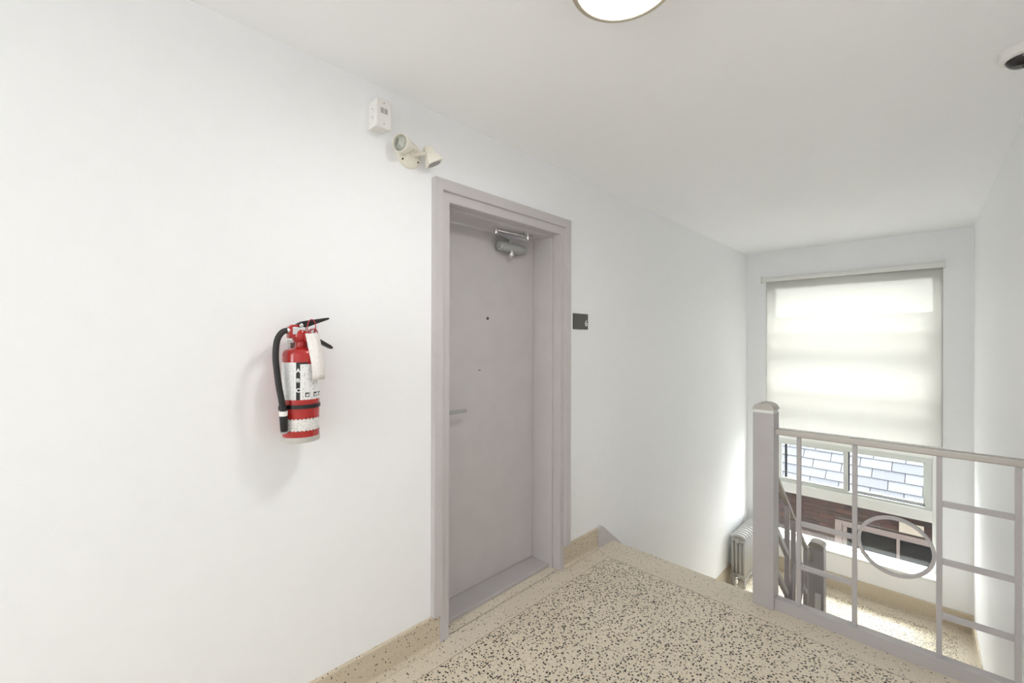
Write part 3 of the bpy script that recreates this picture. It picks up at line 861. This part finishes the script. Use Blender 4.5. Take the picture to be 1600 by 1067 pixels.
# left head faces the hall, lens showing
def head(c, d, sx, up_hint, square=False):
    c = Vector(c); d = Vector(d).normalized()
    h = empty('lamp_head', (0, 0, 0)); h.parent = em; h.location = c - em.location
    bm = B()
    if not square:
        add_lathe(bm, [(0, -.060), (.014, -.060), (.020, -.056), (.024, -.040), (.036, -.012), (.0375, .0), (.0375, .012), (.034, .014), (.0325, .004)], c, d, 28)
    else:
        u, w = frame_of(d)
        secs = [(-.058, .014), (-.05, .019), (-.016, .024), (.0, .034), (.018, .036), (.020, .034)]
        rings = []
        for hgt, r in secs:
            q = []
            for j in range(24):
                a = 2 * PI * j / 24
                cc, ss = math.cos(a), math.sin(a)
                k = (abs(cc) ** 5 + abs(ss) ** 5) ** (-1 / 5)
                q.append(bm.verts.new(c + d * hgt + (u * cc + w * ss) * r * k))
            rings.append(q)
        for a, b in zip(rings, rings[1:]):
            for j in range(24): bm.faces.new((a[j], a[(j + 1) % 24], b[(j + 1) % 24], b[j]))
        bm.faces.new(rings[0][::-1]); bm.faces.new(rings[-1])
    finish('shade', bm, 'cream', h, autosmooth=35)
    bm = B()
    if not square:
        add_lathe(bm, [(.033, .004), (.026, .009), (.014, .0125), (0, .0135)], c, d, 28)
        finish('lens', bm, 'lens', h, smooth=True)
        bm = B(); add_lathe(bm, [(.0325, .003), (.024, -.012), (.012, -.024), (0, -.028)], c, d, 28); finish('reflector', bm, 'chrome', h, smooth=True)
        bm = B(); add_lathe(bm, [(0, -.022), (.006, -.018), (.007, -.006), (0, .0)], c, d, 14); finish('bulb', bm, 'ink_white', h, smooth=True)
    else:
        add_lathe(bm, [(.029, .0195), (.029, .0215), (0, .0215)], c, d, 24); finish('lens', bm, 'grille', h)
    return h
head((.940, 1.584, 2.222), (-.90, -.42, -.10), 0, None)
head((1.098, 1.592, 2.205), (.42, -.18, -.88), 0, None, True)
bm = B(); add_tube(bm, smooth_path([(1.030, A - .012, 2.226), (1.022, 1.605, 2.232), (.992, 1.597, 2.232), (.962, 1.592, 2.226)], 4), .0095, 12)
add_lathe(bm, [(.016, 0), (.016, .014)], (1.028, A - .014, 2.226), (0, -1, 0), 16); finish('arm', bm, 'cream', em, autosmooth=45)
bm = B(); add_tube(bm, smooth_path([(1.030, A - .012, 2.222), (1.045, 1.612, 2.222), (1.066, 1.603, 2.226), (1.088, 1.598, 2.230)], 4), .0095, 12); finish('arm', bm, 'cream', em, autosmooth=45)

# ------------------------------------------------------------------ ceiling lamps
def ceiling_lamp(x, y, label, mat='lamp'):
    t = empty('ceiling_lamp', (x, y, CEIL)); tag(t, label, 'lamp', 'ceiling lamps along the hall')
    bm = B(); add_lathe(bm, [(.132, -.001), (.135, -.030), (.148, -.040), (.152, -.048), (.152, -.056), (.149, -.062), (.134, -.066), (.131, -.064), (.131, -.020), (.02, -.018)], (x, y, CEIL), (0, 0, 1), 64)
    finish('ring', bm, 'nickel', t, autosmooth=35)
    bm = B(); add_lathe(bm, [(.1315, -.056), (.11, -.060), (.06, -.063), (0, -.064)], (x, y, CEIL), (0, 0, 1), 48); finish('diffuser', bm, mat, t, smooth=True)
ceiling_lamp(1.069, .624, 'round lit ceiling lamp with a brushed nickel rim above the landing')
ceiling_lamp(-1.6, .624, 'round lit ceiling lamp added behind the viewer as fill light', 'lamp_fill')  # unseen second lamp, added to brighten the hall and landing

# dome camera on the ceiling
DX, DY = 2.405, -.215
dm = empty('dome_camera', (DX, DY, CEIL)); tag(dm, 'white ceiling dome camera with dark smoked lens near the right wall', 'security camera')
bm = B(); add_lathe(bm, [(.062, 0), (.064, -.006), (.064, -.024), (.061, -.030), (.052, -.034), (.046, -.034), (.044, -.030)], (DX, DY, CEIL), (0, 0, 1), 40); finish('housing', bm, 'white_pl', dm, autosmooth=35)
bm = B(); add_lathe(bm, [(.0455, -.030)] + [(.0455 * math.cos(t), -.031 - .034 * math.sin(t)) for t in [PI / 2 * k / 10 for k in range(1, 10)]] + [(0, -.065)], (DX, DY, CEIL), (0, 0, 1), 40); finish('dome', bm, 'dome', dm, smooth=True)

# ------------------------------------------------------------------ neighbouring house seen through the window
NX = 8.30
nb = empty('neighbour_house', (NX, 1., -4.2)); tag(nb, 'red brick neighbouring house with grey shingle roof outside the window', 'house')
WN0, WN1, WNZ0, WNZ1 = -.45, 1.149, -2.60, -1.335     # outer edge of its window trim
bm = B()
add_box(bm, NX + .012, NX + .2, -3., WN0 + .05, -4.2, -.6); add_box(bm, NX + .012, NX + .2, WN1 - .05, 5.5, -4.2, -.6)
add_box(bm, NX + .012, NX + .2, WN0 + .05, WN1 - .05, -4.2, WNZ0); add_box(bm, NX + .012, NX + .2, WN0 + .05, WN1 - .05, WNZ1 - .05, -.6)
nw = finish('brick_wall', bm, 'mortar', nb)
BWd, BHt, JT = .205, .058, .010
bme = None
def brick(y0, y1, z):
    global bme
    if bme is None:
        bm = B(); add_box(bm, 0, .06, 0, 1, 0, BHt, 0.)
        bme = bpy.data.meshes.new('brick'); bmesh.ops.recalc_face_normals(bm, faces=bm.faces); bm.to_mesh(bme); bm.free(); bme.materials.append(M['brick'])
    o = bpy.data.objects.new('brick', bme); COL.objects.link(o); o.parent = nw
    o.location = Vector((NX + random.uniform(-.003, .002), y0, z)) - world_loc(nw); o.scale = (1, y1 - y0, 1)
zr = -.96; row = 0
while zr > -2.0:
    y = -.25 + (0 if row % 2 else -.1075)
    while y < 2.55:
        y0, y1 = y, y + BWd
        if zr < WNZ1 + .0 and zr + BHt > WNZ0:
            if y1 > WN0 and y0 < WN1:
                if y1 > WN1 + .04: y0 = max(y0, WN1)
                else: y0 = y1 = 0
        if zr + BHt > WNZ1 and zr < WNZ1 and y0 < WN1 and y1 > WN0: y0 = y1 = 0
        if y1 - y0 > .03: brick(y0, y1, zr)
        y += BWd + JT
    zr -= BHt + JT; row += 1
nwin = empty('window', (0, 0, 0)); nwin.parent = nb; nwin.location = Vector((NX, .35, WNZ0)) - nb.location
box('trim', NX - .03, NX + .05, WN1 - .085, WN1, WNZ0, WNZ1, 'pink', nwin, .004)
box('trim', NX - .03, NX + .05, WN0, WN0 + .085, WNZ0, WNZ1, 'pink', nwin, .004)
box('trim', NX - .03, NX + .05, WN0 + .085, WN1 - .085, WNZ1 - .055, WNZ1, 'pink', nwin, .004)
box('trim', NX - .01, NX + .05, WN0 + .085, WN1 - .085, WNZ1 - .092, WNZ1 - .060, 'pink', nwin, .004)
box('trim', NX - .01, NX + .05, WN1 - .145, WN1 - .085, WNZ0, WNZ1 - .092, 'pink', nwin, .004)
box('backing', NX + .05, NX + .06, WN0 + .01, WN1 - .01, WNZ0 + .01, WNZ1 - .01, 'fascia', nwin)
box('mullion', NX + .0, NX + .05, .402, .438, WNZ0, WNZ1 - .092, 'pink', nwin, .003)
box('pane', NX + .03, NX + .036, .438, WN1 - .145, WNZ0, WNZ1 - .092, 'dark_glass', nwin)
box('pane', NX + .03, NX + .036, WN0 + .085, .402, WNZ0, WNZ1 - .092, 'dark_glass', nwin)
o = box('wall_panel', NX - .05, NX + .01, .150, .408, -1.300, -1.150, 'beige', nb, .004); o['label'] = 'beige panel fixed above the window'
# roof: sloping deck and separate shingle tabs
TH = math.radians(41)
EVX, EVZ = 7.86, -.79
ca, sa = math.cos(TH), math.sin(TH)
def rp(s, n): return (EVX + s * ca - n * sa, EVZ + s * sa + n * ca)
bm = B()
add_prism(bm, [(rp(0, 0)), (rp(4.2, 0)), (rp(4.2, -.12)), (rp(0, -.12))], -3., 5.5, 'y')
rf = finish('roof', bm, 'shingle_gap', nb)
box('fascia', EVX - .02, EVX + .02, -3., 5.5, EVZ - .10, EVZ - .01, 'fascia', nb)
box('soffit', EVX, NX + .05, -3., 5.5, EVZ - .12, EVZ - .10, 'fascia', nb)
TW, TE = .358, .168
sme = None
for r_ in range(15):
    y = -.75 + (.5 * TW if r_ % 2 else 0) + random.uniform(-.02, .02)
    while y < 3.6:
        if sme is None:
            bm = B()
            # tab lying on the slope, thicker at its exposed butt
            q = [(0, .003), (0, .018), (TE + .006, .007), (TE + .006, .0)]
            pts = [(s * ca - n * sa, s * sa + n * ca) for s, n in q]
            add_prism(bm, pts, .004, TW - .004, 'y')
            bmesh.ops.recalc_face_normals(bm, faces=bm.faces)
            sme = bpy.data.meshes.new('shingle'); bm.to_mesh(sme); bm.free(); sme.materials.append(M['shingle'])
        o = bpy.data.objects.new('shingle', sme); COL.objects.link(o); o.parent = rf
        px, pz = rp(r_ * TE + .0, random.uniform(0, .002))
        o.location = Vector((px, y, pz)) - world_loc(rf)
        y += TW
tag(box('ground', -14., 14., -8., 9., -4.3, -4.2, 'gravel'), 'gravel passage between the two houses', 'ground', kind='structure')
